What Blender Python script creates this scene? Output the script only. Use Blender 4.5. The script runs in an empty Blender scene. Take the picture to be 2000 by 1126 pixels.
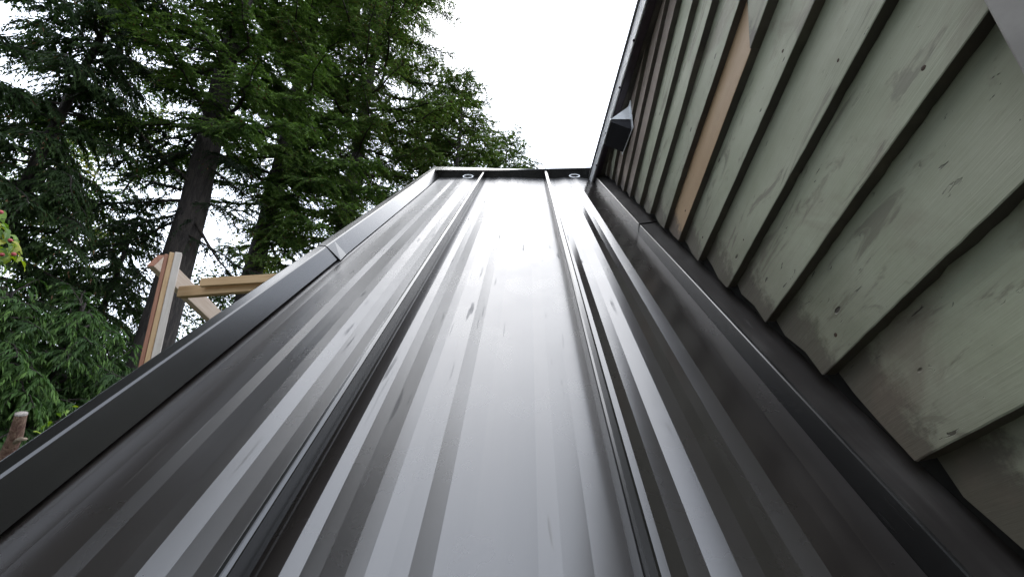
import bpy, bmesh, math, random
import numpy as np
from mathutils import Vector, Matrix

random.seed(4)
RNG = np.random.default_rng(7)
SC = bpy.context.scene
COL = SC.collection
R2 = math.sqrt(0.5)
ZO = 2.6                       # height of the lean-to roof's reference point above the ground


def W(c, s, n):
    """lean-to roof coordinates (across, up the slope, off the surface) to world; the roof is pitched 45 degrees"""
    return Vector((c, (s - n) * R2, (s + n) * R2 + ZO))


# ------------------------------------------------------------------ camera
F, CX, CY = 722.0, 1000.0, 563.0
_s = Vector((31, 360, 722)).normalized()
_c = Vector((1, 0, 0)); _c = (_c - _c.dot(_s) * _s).normalized()
_n = _s.cross(_c)
if _n.y < 0: _n = -_n
ROOF2W = Matrix(((1, 0, 0), (0, R2, -R2), (0, R2, R2)))
CAMROT = ROOF2W @ Matrix((_c, _s, _n))        # camera axes (right, up, forward) to world
CAMPOS = W(0, 0, 0.423)
cam_d = bpy.data.cameras.new('camera')
cam = bpy.data.objects.new('camera', cam_d); COL.objects.link(cam)
rt, up, fw = (CAMROT @ Vector(v) for v in ((1, 0, 0), (0, 1, 0), (0, 0, 1)))
m3 = Matrix((rt, up, -fw)).transposed()
cam.matrix_world = Matrix.Translation(CAMPOS) @ m3.to_4x4()
cam_d.sensor_width = 36.0
cam_d.lens = 36.0 * F / 2000.0
cam_d.clip_start = 0.02
cam_d.clip_end = 600
SC.camera = cam


def at(px, py, depth):
    return CAMPOS + CAMROT @ Vector(((px - CX) / F * depth, -(py - CY) / F * depth, depth))


# ------------------------------------------------------------------ light
SUN_EL, SUN_AZ = math.radians(61), math.radians(-13)     # high, just left of straight ahead (+Y), behind cloud
world = bpy.data.worlds.new('World'); SC.world = world
world.use_nodes = True
nt = world.node_tree; nt.nodes.clear()
wo = nt.nodes.new('ShaderNodeOutputWorld'); bg = nt.nodes.new('ShaderNodeBackground')
sky = nt.nodes.new('ShaderNodeTexSky'); sky.sky_type = 'NISHITA'; sky.sun_disc = False
sky.sun_elevation = SUN_EL; sky.sun_rotation = SUN_AZ
sky.air_density = 1.0; sky.dust_density = 3.0
mx = nt.nodes.new('ShaderNodeMix'); mx.data_type = 'RGBA'
mx.inputs['Factor'].default_value = 0.86                       # cloud cover over the clear sky
mx.inputs['B'].default_value = (6.9, 7.5, 8.6, 1)
nt.links.new(sky.outputs[0], mx.inputs['A'])
nt.links.new(mx.outputs['Result'], bg.inputs['Color'])
bg.inputs['Strength'].default_value = 0.12
nt.links.new(bg.outputs[0], wo.inputs['Surface'])

sun_d = bpy.data.lights.new('sun', 'SUN'); sun_d.energy = 0.95; sun_d.angle = math.radians(60)
sun_d.color = (1.0, 0.985, 0.96)
sun = bpy.data.objects.new('sun', sun_d); COL.objects.link(sun)
sun.location = (0, 0, 30)
sd = Vector((math.sin(SUN_AZ) * math.cos(SUN_EL), math.cos(SUN_AZ) * math.cos(SUN_EL), math.sin(SUN_EL)))
sun.rotation_euler = sd.to_track_quat('Z', 'Y').to_euler()

SC.view_settings.view_transform = 'Standard'
SC.view_settings.look = 'None'
SC.view_settings.gamma = 1.0
SC.view_settings.use_curve_mapping = False
SC.view_settings.exposure = 1.75
SC.render.engine = 'CYCLES'
SC.cycles.max_bounces = 8
SC.cycles.use_denoising = True


# ------------------------------------------------------------------ materials
def mat(name):
    m = bpy.data.materials.new(name); m.use_nodes = True
    t = m.node_tree; b = t.nodes['Principled BSDF']
    return m, t, b


class N:
    """tiny node helper"""
    def __init__(s, t): s.t = t

    def new(s, kind, **kw):
        n = s.t.nodes.new(kind)
        for k, v in kw.items():
            if k in n.inputs: s.put(n.inputs[k], v)
            else: setattr(n, k, v)
        return n

    def put(s, sock, v):
        if isinstance(v, bpy.types.NodeSocket): s.t.links.new(v, sock)
        else: sock.default_value = v

    def noise(s, vec, scale, detail=4, rough=.55, dist=0.0):
        n = s.new('ShaderNodeTexNoise', Scale=scale, Detail=detail, Roughness=rough, Distortion=dist)
        s.put(n.inputs['Vector'], vec); return n.outputs['Fac']

    def ramp(s, fac, a, b, lo=0.0, hi=1.0):
        n = s.new('ShaderNodeMapRange'); n.interpolation_type = 'SMOOTHSTEP'
        s.put(n.inputs[0], fac)
        for i, v in zip((1, 2, 3, 4), (a, b, lo, hi)): s.put(n.inputs[i], v)
        return n.outputs[0]

    def mix(s, fac, a, b):
        n = s.new('ShaderNodeMix'); n.data_type = 'RGBA'
        s.put(n.inputs['Factor'], fac); s.put(n.inputs['A'], a); s.put(n.inputs['B'], b)
        return n.outputs['Result']

    def math(s, op, a, b=0.0):
        n = s.new('ShaderNodeMath'); n.operation = op
        s.put(n.inputs[0], a); s.put(n.inputs[1], b); return n.outputs[0]

    def scale(s, vec, xyz, add=None):
        n = s.new('ShaderNodeMapping'); s.put(n.inputs['Vector'], vec); n.inputs['Scale'].default_value = xyz
        if add is not None: s.put(n.inputs['Location'], add)
        return n.outputs[0]

    def bump(s, h, dist, strength=1.0):
        n = s.new('ShaderNodeBump', Strength=strength, Distance=dist)
        s.put(n.inputs['Height'], h); return n.outputs[0]


def rgb(r, g, b): return (r, g, b, 1.0)


def metal_mat(name, base, rough, ior, dust=0.5, coords='UV', aniso=0.0, marks=0.0):
    m, t, b = mat(name); q = N(t)
    tc = q.new('ShaderNodeTexCoord')
    v = tc.outputs[coords]
    smear = q.noise(q.scale(v, (16, 1.1, 6)), 1.0, 6, .6, .6)
    cloud = q.noise(v, 5.0, 5, .6)
    fine = q.noise(v, 240.0, 2)
    scr = q.noise(q.scale(v, (110, 5, 30)), 1.0, 2, .5, .3)
    scratch = q.ramp(scr, .70, .74)
    smudge_v = q.noise(v, 8.0, 4, .55, .5)
    smudge = q.ramp(smudge_v, .62, .74)
    dusty = q.math('MULTIPLY', q.ramp(q.math('MULTIPLY', smear, cloud), .22, .42), .06 * dust)
    dusty = q.math('ADD', dusty, q.math('MULTIPLY', scratch, .05 * dust))
    col = q.mix(dusty, rgb(*base), rgb(.36, .34, .32))
    col = q.mix(q.math('MULTIPLY', smudge, .012 * dust), col, rgb(.25, .22, .19))
    q.put(b.inputs['Base Color'], col)
    r = q.math('ADD', q.ramp(cloud, .25, .75, rough - .012, rough + .022), q.math('MULTIPLY', smudge, .02))
    r = q.math('ADD', r, q.math('MULTIPLY', scratch, .1))
    if marks:
        mk = q.noise(q.scale(v, (70, 6, 30)), 1.0, 3, .5, .25)
        mk = q.math('MULTIPLY', q.ramp(mk, .625, .69), q.ramp(q.noise(v, 5.5, 3), .50, .62))
        mk = q.math('MULTIPLY', mk, marks)
        r = q.math('ADD', r, q.math('MULTIPLY', mk, .22))
        col = q.mix(q.math('MULTIPLY', mk, .10), col, rgb(.12, .11, .10))
        q.put(b.inputs['Base Color'], col)
    if aniso:
        tn = q.new('ShaderNodeTangent', direction_type='UV_MAP'); q.put(b.inputs['Tangent'], tn.outputs[0])
        b.inputs['Anisotropic'].default_value = aniso; b.inputs['Anisotropic Rotation'].default_value = .25
    q.put(b.inputs['Roughness'], r)
    b.inputs['IOR'].default_value = ior
    bumpn = q.bump(q.math('ADD', q.math('MULTIPLY', q.noise(v, 9.0, 2), 1.0), q.math('MULTIPLY', fine, .002)), .0012, .15)
    q.put(b.inputs['Normal'], bumpn)
    return m


M_ROOF = metal_mat('charcoal_roof_metal', (.020, .0172, .0158), .275, 1.92, .5, aniso=.92, marks=1.0)
M_SEAM = metal_mat('shaded_seam_metal', (.009, .0085, .0085), .26, 1.75, .15)  # same sheet as the roof, colour darkened to put shade on the seam flanks
M_TRIM = metal_mat('black_trim_metal', (.0085, .008, .0078), .24, 1.68, .2)
M_LEDGE = metal_mat('dusty_dark_ledge_metal', (.016, .0135, .012), .45, 1.45, 1.2)
M_DRIP = metal_mat('grey_drip_edge_metal', (.62, .62, .63), .45, 1.6, .5, 'Object')


def plain(name, col, rough=.6, ior=1.45, var=.15, scale=20, coords='Object', bump=.0):
    m, t, b = mat(name); q = N(t)
    tc = q.new('ShaderNodeTexCoord'); v = tc.outputs[coords]
    f = q.noise(v, scale, 5, .6)
    lo = tuple(x * (1 - var) for x in col); hi = tuple(min(1, x * (1 + var)) for x in col)
    q.put(b.inputs['Base Color'], q.mix(q.ramp(f, .3, .7), rgb(*lo), rgb(*hi)))
    b.inputs['Roughness'].default_value = rough; b.inputs['IOR'].default_value = ior
    if bump: q.put(b.inputs['Normal'], q.bump(f, bump))
    return m


M_RUST = plain('rusty_nail', (.05, .03, .02), .8, 1.4, .4, 90)
M_PURPLE = plain('dark_plum_metal', (.028, .016, .024), .4, 1.5, .2)
M_FELT = plain('black_building_paper', (.012, .011, .010), .9)
M_SOFFIT = plain('brown_soffit_wood', (.075, .066, .055), .75, 1.4, .4, 9)
M_GALV = plain('galvanised_steel', (.80, .82, .84), .4, 1.8, .12, 26)
M_GALV.node_tree.nodes['Principled BSDF'].inputs['Metallic'].default_value = .15
M_VENTDARK = plain('dark_vent_inside', (.012, .012, .016), .6)
M_RING = plain('white_plastic', (.80, .80, .80), .4, 1.45, .04)
M_HOUSEROOF = plain('dark_shingle', (.05, .048, .046), .9, 1.4, .4, 60)
M_TRIMWOOD = plain('grey_painted_trim', (.30, .285, .27), .6, 1.4, .16, 14)
M_BEAD = plain('pale_bead_paint', (.52, .49, .44), .5, 1.4, .08, 30)


def board_mat(name, paint, paint2, bare, stain=1.0, chips=1.0):
    """weathered siding: UV = metres along and across the board"""
    m, t, b = mat(name); q = N(t)
    tc = q.new('ShaderNodeTexCoord'); oi = q.new('ShaderNodeObjectInfo')
    off = q.new('ShaderNodeCombineXYZ'); q.put(off.inputs[0], q.math('MULTIPLY', oi.outputs['Random'], 37.0))
    q.put(off.inputs[1], q.math('MULTIPLY', oi.outputs['Random'], 91.0))
    uv = q.scale(tc.outputs['UV'], (1, 1, 1), off.outputs[0])
    grain = q.noise(q.scale(uv, (6, 130, 1)), 1.0, 5, .65, .4)
    fib = q.noise(q.scale(uv, (28, 420, 1)), 1.0, 2)
    broad = q.noise(uv, 7.0, 5, .6)
    col = q.mix(q.ramp(broad, .25, .75), rgb(*paint), rgb(*paint2))
    hs = q.new('ShaderNodeHueSaturation'); q.put(hs.inputs['Value'], q.math('ADD', .88, q.math('MULTIPLY', oi.outputs['Random'], .22)))
    q.put(hs.inputs['Color'], col); col = hs.outputs[0]
    col = q.mix(q.math('MULTIPLY', q.ramp(grain, .45, .8), .13), col, rgb(*bare))
    # worn smears drawn out along the board
    wv = q.noise(q.scale(uv, (5.5, 19, 1)), 1.0, 6, .66, 1.1)
    col = q.mix(q.math('MULTIPLY', q.ramp(wv, .55, .64), .58 * stain), col, rgb(.10, .085, .065))
    # splash dirt and mildew creeping up from the foot of the board
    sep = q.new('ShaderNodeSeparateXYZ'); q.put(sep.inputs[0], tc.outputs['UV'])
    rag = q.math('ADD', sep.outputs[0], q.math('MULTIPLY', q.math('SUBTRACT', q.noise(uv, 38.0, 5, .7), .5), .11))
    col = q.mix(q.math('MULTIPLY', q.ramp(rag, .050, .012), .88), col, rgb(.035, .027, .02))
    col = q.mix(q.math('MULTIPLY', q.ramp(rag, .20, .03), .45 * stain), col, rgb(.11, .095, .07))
    # brown weather stains with their own outlines
    sv = q.noise(uv, 3.3, 6, .62, .7)
    st = q.ramp(sv, .56, .68)
    sv2 = q.noise(uv, 22.0, 5, .7)
    st = q.math('MULTIPLY', st, q.ramp(sv2, .25, .7, .35, 1.0))
    col = q.mix(q.math('MULTIPLY', st, .62 * stain), col, rgb(.13, .10, .075))
    # green algae film
    alg = q.ramp(q.noise(uv, 4.1, 4, .6), .5, .72)
    col = q.mix(q.math('MULTIPLY', alg, .30 * stain), col, rgb(.085, .10, .05))
    # chipped paint: small slots along the grain
    ch = q.noise(q.scale(uv, (34, 105, 1)), 1.0, 3, .6, .9)
    gate = q.ramp(q.noise(uv, 8.0, 2), .42, .6)
    chip = q.math('MULTIPLY', q.ramp(ch, .675, .70), gate)
    vor = q.new('ShaderNodeTexVoronoi', Scale=1.0); q.put(vor.inputs['Vector'], q.scale(uv, (13, 22, 1)))
    dots = q.math('MULTIPLY', q.ramp(vor.outputs['Distance'], .10, .07), q.ramp(q.noise(uv, 14.0, 1), .44, .5))
    chip = q.math('MAXIMUM', chip, dots)
    col = q.mix(q.math('MULTIPLY', chip, .9 * chips), col, rgb(.022, .015, .010))
    q.put(b.inputs['Base Color'], col)
    b.inputs['Roughness'].default_value = .62
    h = q.math('ADD', q.math('MULTIPLY', grain, .35), q.math('MULTIPLY', fib, .12))
    h = q.math('SUBTRACT', h, q.math('MULTIPLY', chip, 1.2 * chips))
    h = q.math('ADD', h, q.math('MULTIPLY', broad, .8))
    q.put(b.inputs['Normal'], q.bump(h, .0016, .8))
    return m


M_BOARD = board_mat('sage_painted_siding', (.275, .295, .205), (.345, .36, .268), (.19, .175, .13))
M_BOARDP = board_mat('bare_pinkish_siding', (.27, .215, .175), (.31, .25, .21), (.22, .165, .13), .3, .4)
M_BOARDT = board_mat('new_tan_cedar', (.31, .20, .105), (.37, .25, .14), (.25, .15, .08), .12, .12)
M_BUTT = board_mat('shaded_board_edge', (.055, .047, .039), (.085, .074, .062), (.035, .029, .024), .8, .6)  # weathered edge, darkened further to carry the shade under each lap


def lumber_mat(name, a, bcol):
    m, t, b = mat(name); q = N(t)
    tc = q.new('ShaderNodeTexCoord'); v = tc.outputs['UV']
    g = q.noise(q.scale(v, (5, 70, 1)), 1.0, 5, .6, .8)
    bl = q.noise(v, 9.0, 4)
    col = q.mix(q.ramp(g, .3, .7), rgb(*a), rgb(*bcol))
    col = q.mix(q.math('MULTIPLY', q.ramp(bl, .55, .8), .35), col, rgb(.22, .15, .10))
    vor = q.new('ShaderNodeTexVoronoi', Scale=1.0); q.put(vor.inputs['Vector'], q.scale(v, (5, 17, 1)))
    knot = q.math('MULTIPLY', q.ramp(vor.outputs['Distance'], .12, .07), q.ramp(q.noise(v, 6.0, 1), .48, .55))
    col = q.mix(q.math('MULTIPLY', knot, .8), col, rgb(.10, .055, .03))
    q.put(b.inputs['Base Color'], col); b.inputs['Roughness'].default_value = .75
    q.put(b.inputs['Normal'], q.bump(g, .001, .5))
    return m


M_LUM = lumber_mat('pale_fir_lumber', (.38, .29, .215), (.44, .35, .27))
M_LUMT = lumber_mat('tan_fir_lumber', (.34, .215, .105), (.41, .28, .15))
M_LUMR = lumber_mat('red_stained_lumber', (.20, .085, .05), (.27, .125, .075))
M_LUMG = lumber_mat('greyed_white_lumber', (.38, .34, .29), (.45, .40, .35))


def bark_mat(name, a, bcol, sc=1.0):
    m, t, b = mat(name); q = N(t)
    tc = q.new('ShaderNodeTexCoord'); v = tc.outputs['Object']
    f = q.noise(q.scale(v, (16 * sc, 16 * sc, 3 * sc)), 1.0, 6, .65, .8)
    g = q.noise(q.scale(v, (40 * sc, 40 * sc, 9 * sc)), 1.0, 4)
    q.put(b.inputs['Base Color'], q.mix(q.ramp(f, .35, .65), rgb(*a), rgb(*bcol)))
    b.inputs['Roughness'].default_value = .9
    q.put(b.inputs['Normal'], q.bump(q.math('ADD', f, q.math('MULTIPLY', g, .4)), .05, 1.0))
    return m


M_BARK = bark_mat('furrowed_fir_bark', (.017, .0135, .0115), (.048, .038, .032))
M_TWIG = bark_mat('dark_twig_bark', (.028, .021, .016), (.05, .038, .03), 2)
M_STUMPB = bark_mat('reddish_peeling_bark', (.11, .05, .033), (.24, .15, .10), 2.2)
M_STUMPC = plain('pale_cut_wood', (.28, .25, .22), .8, 1.4, .5, 70)


M_STUMPS = plain('weathered_stub_wood', (.20, .155, .11), .8, 1.4, .4, 30)


def leaf_mat(name, trans=.28, rough=.55):
    m, t, b = mat(name); q = N(t)
    at_ = q.new('ShaderNodeAttribute', attribute_name='tint')
    q.put(b.inputs['Base Color'], at_.outputs['Color'])
    b.inputs['Roughness'].default_value = rough
    b.inputs['Specular IOR Level'].default_value = .35
    tr = q.new('ShaderNodeBsdfTranslucent')
    hs = q.new('ShaderNodeHueSaturation', Saturation=1.15, Value=1.25); q.put(hs.inputs['Color'], at_.outputs['Color'])
    q.put(tr.inputs['Color'], hs.outputs[0])
    mxs = q.new('ShaderNodeMixShader'); mxs.inputs[0].default_value = trans
    q.put(mxs.inputs[1], b.outputs[0]); q.put(mxs.inputs[2], tr.outputs[0])
    q.put(t.nodes['Material Output'].inputs['Surface'], mxs.outputs[0])
    return m


M_NEEDLE = leaf_mat('conifer_needles', .42, .7)
M_CEDAR = leaf_mat('cedar_sprays', .30, .75)
M_LEAF = leaf_mat('broad_leaves', .38, .4)
M_BERRY = plain('red_berry', (.30, .05, .05), .5, 1.45, .3, 90, bump=.001)


def ground_mat():
    m, t, b = mat('forest_floor'); q = N(t)
    tc = q.new('ShaderNodeTexCoord'); v = tc.outputs['Object']
    a = q.ramp(q.noise(v, .7, 6, .6), .35, .65); c = q.noise(v, 9.0, 6, .7)
    col = q.mix(a, rgb(.05, .038, .025), rgb(.035, .06, .018))
    col = q.mix(q.ramp(c, .45, .75), col, rgb(.09, .07, .045))
    q.put(b.inputs['Base Color'], col); b.inputs['Roughness'].default_value = .95
    q.put(b.inputs['Normal'], q.bump(c, .04))
    return m


M_GROUND = ground_mat()


# ------------------------------------------------------------------ object helpers
def thing(name, label, cat, loc, group=None):
    o = bpy.data.objects.new(name, None); COL.objects.link(o)
    o.location = loc; o.empty_display_size = .1
    o['label'] = label; o['category'] = cat
    if group: o['group'] = group
    return o


def root_loc(o):
    v = Vector((0, 0, 0))
    while o is not None:
        v += o.location; o = o.parent
    return v


def link(name, me, m, parent=None, label=None, smooth=False, kind=None):
    if m is not None and not me.materials: me.materials.append(m)
    o = bpy.data.objects.new(name, me); COL.objects.link(o)
    if parent is not None:
        me.transform(Matrix.Translation(-root_loc(parent)))
        o.parent = parent
    if label: o['label'] = label
    if kind: o['kind'] = kind
    if smooth:
        me.polygons.foreach_set('use_smooth', [True] * len(me.polygons))
    return o


def tag(o, label, cat, group=None):
    o['label'] = label; o['category'] = cat
    if group: o['group'] = group
    return o


def pyd(name, v, f, uv=None):
    me = bpy.data.meshes.new(name)
    me.from_pydata([tuple(p) for p in v], [], f)
    if uv is not None:
        l = me.uv_layers.new(name='UVMap')
        idx = np.empty(len(me.loops), np.int32); me.loops.foreach_get('vertex_index', idx)
        l.data.foreach_set('uv', np.asarray(uv, np.float32)[idx].ravel())
    me.update(); return me


def raw_mesh(name, verts, faces, tint=None, uv=None):
    """verts (n,3), faces (m,k) arrays"""
    verts = np.ascontiguousarray(verts, np.float32); faces = np.ascontiguousarray(faces, np.int32)
    me = bpy.data.meshes.new(name)
    k = faces.shape[1]
    me.vertices.add(len(verts)); me.vertices.foreach_set('co', verts.ravel())
    me.loops.add(faces.size); me.loops.foreach_set('vertex_index', faces.ravel())
    me.polygons.add(len(faces))
    me.polygons.foreach_set('loop_start', np.arange(0, faces.size, k, dtype=np.int32))
    me.polygons.foreach_set('loop_total', np.full(len(faces), k, np.int32))
    if tint is not None:
        a = me.attributes.new('tint', 'FLOAT_COLOR', 'POINT')
        a.data.foreach_set('color', np.ascontiguousarray(np.c_[tint, np.ones(len(tint))], np.float32).ravel())
    me.update(calc_edges=True)
    return me


def box_mesh(name, o, ex, ey, ez, bevel=0.0):
    """box from corner o with edge vectors; UV in metres along ex (u) and around (v)"""
    o, ex, ey, ez = map(Vector, (o, ex, ey, ez))
    bm = bmesh.new()
    P = [bm.verts.new(o + a * ex + b * ey + c * ez) for c in (0, 1) for b in (0, 1) for a in (0, 1)]
    for f in ((0, 2, 3, 1), (4, 5, 7, 6), (0, 1, 5, 4), (2, 6, 7, 3), (0, 4, 6, 2), (1, 3, 7, 5)):
        bm.faces.new([P[i] for i in f])
    bmesh.ops.recalc_face_normals(bm, faces=bm.faces)
    if bevel:
        bmesh.ops.bevel(bm, geom=list(bm.edges), offset=bevel, segments=1, affect='EDGES')
    uvl = bm.loops.layers.uv.new('UVMap')
    lx = ex.length; ux = ex.normalized(); uy = ey.normalized(); uz = ez.normalized()
    for f in bm.faces:
        for l in f.loops:
            d = l.vert.co - o
            l[uvl].uv = (d.dot(ux), d.dot(uy) + d.dot(uz))
    me = bpy.data.meshes.new(name); bm.to_mesh(me); bm.free()
    return me


def extrude_profile(name, prof, s0, s1, nseg=1, closed=False, wob=0.0, seed=0):
    """profile [(c,n)...] in roof coordinates swept up the slope from s0 to s1"""
    r = np.random.default_rng(seed)
    ss = np.linspace(s0, s1, nseg + 1)
    ph = r.uniform(0, 6, 4)
    v = []; uv = []
    acc = np.r_[0, np.cumsum([math.hypot(b[0] - a[0], b[1] - a[1]) for a, b in zip(prof[:-1], prof[1:])])]
    for s in ss:
        dw = wob * (math.sin(3.1 * s + ph[0]) + .6 * math.sin(7.3 * s + ph[1]))
        for (c, n), u in zip(prof, acc):
            v.append(W(c + dw, s, n + .4 * dw)); uv.append((u + prof[0][0], s))
    k = len(prof); f = []
    for j in range(nseg):
        for i in range(k if closed else k - 1):
            i2 = (i + 1) % k
            f.append((j * k + i, j * k + i2, (j + 1) * k + i2, (j + 1) * k + i))
    if closed:
        f.append(tuple(range(k))[::-1]); f.append(tuple(range(nseg * k, nseg * k + k)))
    return pyd(name, v, f, uv)


# ------------------------------------------------------------------ ground
g = 260
gv, gf = [], []
nn = 40
for i in range(nn + 1):
    for j in range(nn + 1):
        x, y = -g + 2 * g * i / nn, -g + 2 * g * j / nn
        gv.append((x, y, .0))
for i in range(nn):
    for j in range(nn):
        a = i * (nn + 1) + j
        gf.append((a, a + nn + 1, a + nn + 2, a + 1))
link('ground', pyd('ground', gv, gf), M_GROUND, kind='structure')

# ------------------------------------------------------------------ lean-to with the standing-seam roof
S0, S1 = -.32, 2.412
CL, CR = -.578, .4045
lean = thing('lean_to', 'steep narrow lean-to with charcoal standing seam metal roof against the sage siding', 'lean-to roof', (0, 0, 0))


def roof_panel(strips, edge_l=None, edge_r=None, seed=0, label=None):
    """strips [(c0, c1, tilt degrees)]: the shallow stiffening ridges rolled into the sheet; every strip keeps its own crease"""
    r = np.random.default_rng(seed)
    rows = 70
    ss = np.linspace(S0, S1, rows + 1)
    # heights from tilts, brought back to zero at both ends
    hs = [0.0]
    for a, b, tl in strips: hs.append(hs[-1] - math.tan(math.radians(tl)) * (b - a))
    tot = strips[-1][1] - strips[0][0]
    drift = hs[-1]
    v, f, uv = [], [], []
    for i, (a, b, tl) in enumerate(strips):
        ca = a; base = len(v)
        sub = 2
        for j, s in enumerate(ss):
            for k in range(sub + 1):
                t = k / sub
                c = a + (b - a) * t
                h = hs[i] + (hs[i + 1] - hs[i]) * t
                h -= drift * (c - strips[0][0]) / tot
                h += .0010 * math.sin(2.3 * s + 3 * c + seed) * math.sin(11 * (c - strips[0][0])) + .0004 * math.sin(9.1 * s + seed * 2 + 5 * c)
                if edge_l is not None and c < edge_l[0]:
                    x = (edge_l[0] - c) / edge_l[1]; h += edge_l[2] * x * x
                if edge_r is not None and c > edge_r[0]:
                    x = (c - edge_r[0]) / edge_r[1]; h += edge_r[2] * x * x
                v.append(W(c, s, h + .0015)); uv.append((c, s))
        q = sub + 1
        for j in range(rows):
            for k in range(sub):
                p = base + j * q + k
                f.append((p, p + 1, p + q + 1, p + q))
    return link('roof_panel', pyd('roof_panel', v, f, uv), M_ROOF, lean, label, smooth=True)


P1 = [(-.578, -.548, 3.0), (-.548, -.520, .0), (-.520, -.490, -4.0), (-.490, -.462, -3.0), (-.462, -.441, 5.5),
      (-.441, -.418, -4.0), (-.418, -.3995, -5.0), (-.3995, -.3777, -1.0), (-.3777, -.3516, 11.0), (-.3516, -.3261, 4.5),
      (-.3261, -.3041, -2.0), (-.3041, -.293, 7.0)]
P2 = [(-.2705, -.2650, 1.0), (-.2650, -.2628, 10.0), (-.2628, -.240, -5.0), (-.240, -.2206, 7.0), (-.2206, -.1997, -4.0), (-.1997, -.1725, -8.0), (-.1725, -.1531, -1.5),
      (-.1531, -.1306, 6.0), (-.1306, -.1106, 1.5), (-.1106, -.0861, -7.0), (-.0861, -.052, 4.0), (-.052, -.018, 2.0),
      (-.018, .0188, 3.0), (.0188, .0434, -1.0), (.0434, .075, 1.6), (.075, .1150, .2)]
P3 = [(.137, .1504, -8.0), (.1504, .1688, 5.0), (.1688, .1903, -7.5), (.1903, .2189, -13.0), (.2189, .2404, -8.0),
      (.2404, .262, 3.0), (.262, .279, -6.0), (.279, .303, -13.5), (.303, .335, 8.0), (.335, .366, 6.0), (.366, .4045, 1.0)]
roof_panel(P1, edge_l=(-.545, .033, .004), seed=1, label='left roof panel of striped charcoal sheet, cut along the outer rake')
roof_panel(P2, seed=2, label='middle roof panel, brightest with sky glare, between the two raised seams')
roof_panel(P3, edge_r=(.376, .0285, .0025), seed=3, label='right roof panel of striped charcoal sheet, below the wall flashing')
# seams: upright leg, folded top, lip
sm1 = [(-.2705, -.002), (-.2652, .0388), (-.2660, .0400), (-.2698, .0413), (-.2715, .0415), (-.2760, .0408), (-.2768, .0365), (-.2764, .030), (-.2740, .0295),
       (-.2742, .008), (-.2785, .0062), (-.2865, .0060), (-.2900, .0035), (-.2932, -.002)]
sm2 = [(.1367, -.002), (.1350, .0045), (.1290, .0058), (.1262, .0075), (.1255, .030), (.1266, .0305), (.1272, .036), (.1262, .0485), (.1230, .0502),
       (.1150, .0505), (.1118, .0490), (.1107, .046), (.1150, -.002)]
for pr, sd_, lb in ((sm1, 5, 'raised left seam with dark flank'), (sm2, 6, 'raised right seam with bright folded top')):
    link('standing_seam', extrude_profile('standing_seam', pr[::-1], S0, S1 - .012, 60, closed=True, wob=.0004, seed=sd_), M_SEAM, lean, lb)

# left rake flashing in two lapped lengths (inner upright, flat top, outer apron)
RK = [(-.560, .0085), (-.5850, .0462), (-.5890, .0482), (-.6085, .0495), (-.6115, .0485), (-.613, .0455), (-.613, -.14)]


def lift(pr, d, e=0.0): return [(c + e, n + d) for c, n in pr]


link('rake_flashing', extrude_profile('rake_flashing', RK, S0, 1.030, 20, wob=.0005, seed=1), M_TRIM, lean, 'lower length of black rake flashing')
RK2 = [(-.5560, .0050), (-.5835, .0480), (-.5875, .0500), (-.6085, .0512), (-.6128, .0503), (-.6152, .047), (-.6152, -.14)]
# the upper length flares open a little where it laps the lower one
me = extrude_profile('rake_flashing', RK2, 1.008, S1 + .03, 30, wob=.0005, seed=2)
for v in me.vertices:
    q = (v.co.y + (v.co.z - ZO)) * R2
    if q < 1.06 and v.index % 7 == 0: v.co.x += .004 * (1.06 - q) / .05
link('rake_flashing', me, M_TRIM, lean, 'upper length of rake flashing lapped over the lower, bright with sky')

# side-wall flashing, two lengths: upright face and dusty ledge running to the siding
for s0, s1, dz in ((S0, 1.2895, 0.0), (1.2945, S1 - .004, .0022)):
    pr = [(.4045, .002), (.4043 - dz, .0398 + dz), (.4058 - dz, .0412 + dz), (.4085 - dz, .0418 + dz)]
    o = link('wall_flashing', extrude_profile('wall_flashing', pr, s0, s1, 24, wob=.0006, seed=3), M_TRIM, lean,
             'upright face of wall flashing, %s length' % ('near' if dz == 0 else 'far'))
    pr = [(.4085 - dz, .0418 + dz), (.43, .044 + dz), (.4605, .050 + dz)]
    me = extrude_profile('flashing_ledge', pr, s0, s1, 60, wob=.0006, seed=4)
    for i, v in enumerate(me.vertices):
        if i % 3 == 1: v.co.z += random.uniform(-.002, .003)
    me.materials.append(M_LEDGE)
    e = link('flashing_ledge', me, None, o, smooth=True)

# end flashing across the top
v = []; f = []; uv = []
for i in range(25):
    t = i / 24; c = -.61 + t * (.400 + .61)
    h = .0485 + .0012 * math.sin(5 * t) + (.018 * ((t - .42) / .58) ** 1.1 if t > .42 else 0)
    dep = .11 * max(0, 1 - t / .62) + .004
    for (s, n) in ((S1, -.01), (S1, h), (S1 + dep, h + .004), (S1 + dep + .002, h - .12)):
        v.append(W(c, s, n)); uv.append((c, s + n))
for i in range(24):
    for k in range(3):
        a = i * 4 + k; f.append((a, a + 4, a + 5, a + 1))
link('end_flashing', pyd('end_flashing', v, f, uv), M_TRIM, lean, 'dark upturned flashing across the top of the roof')
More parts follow.
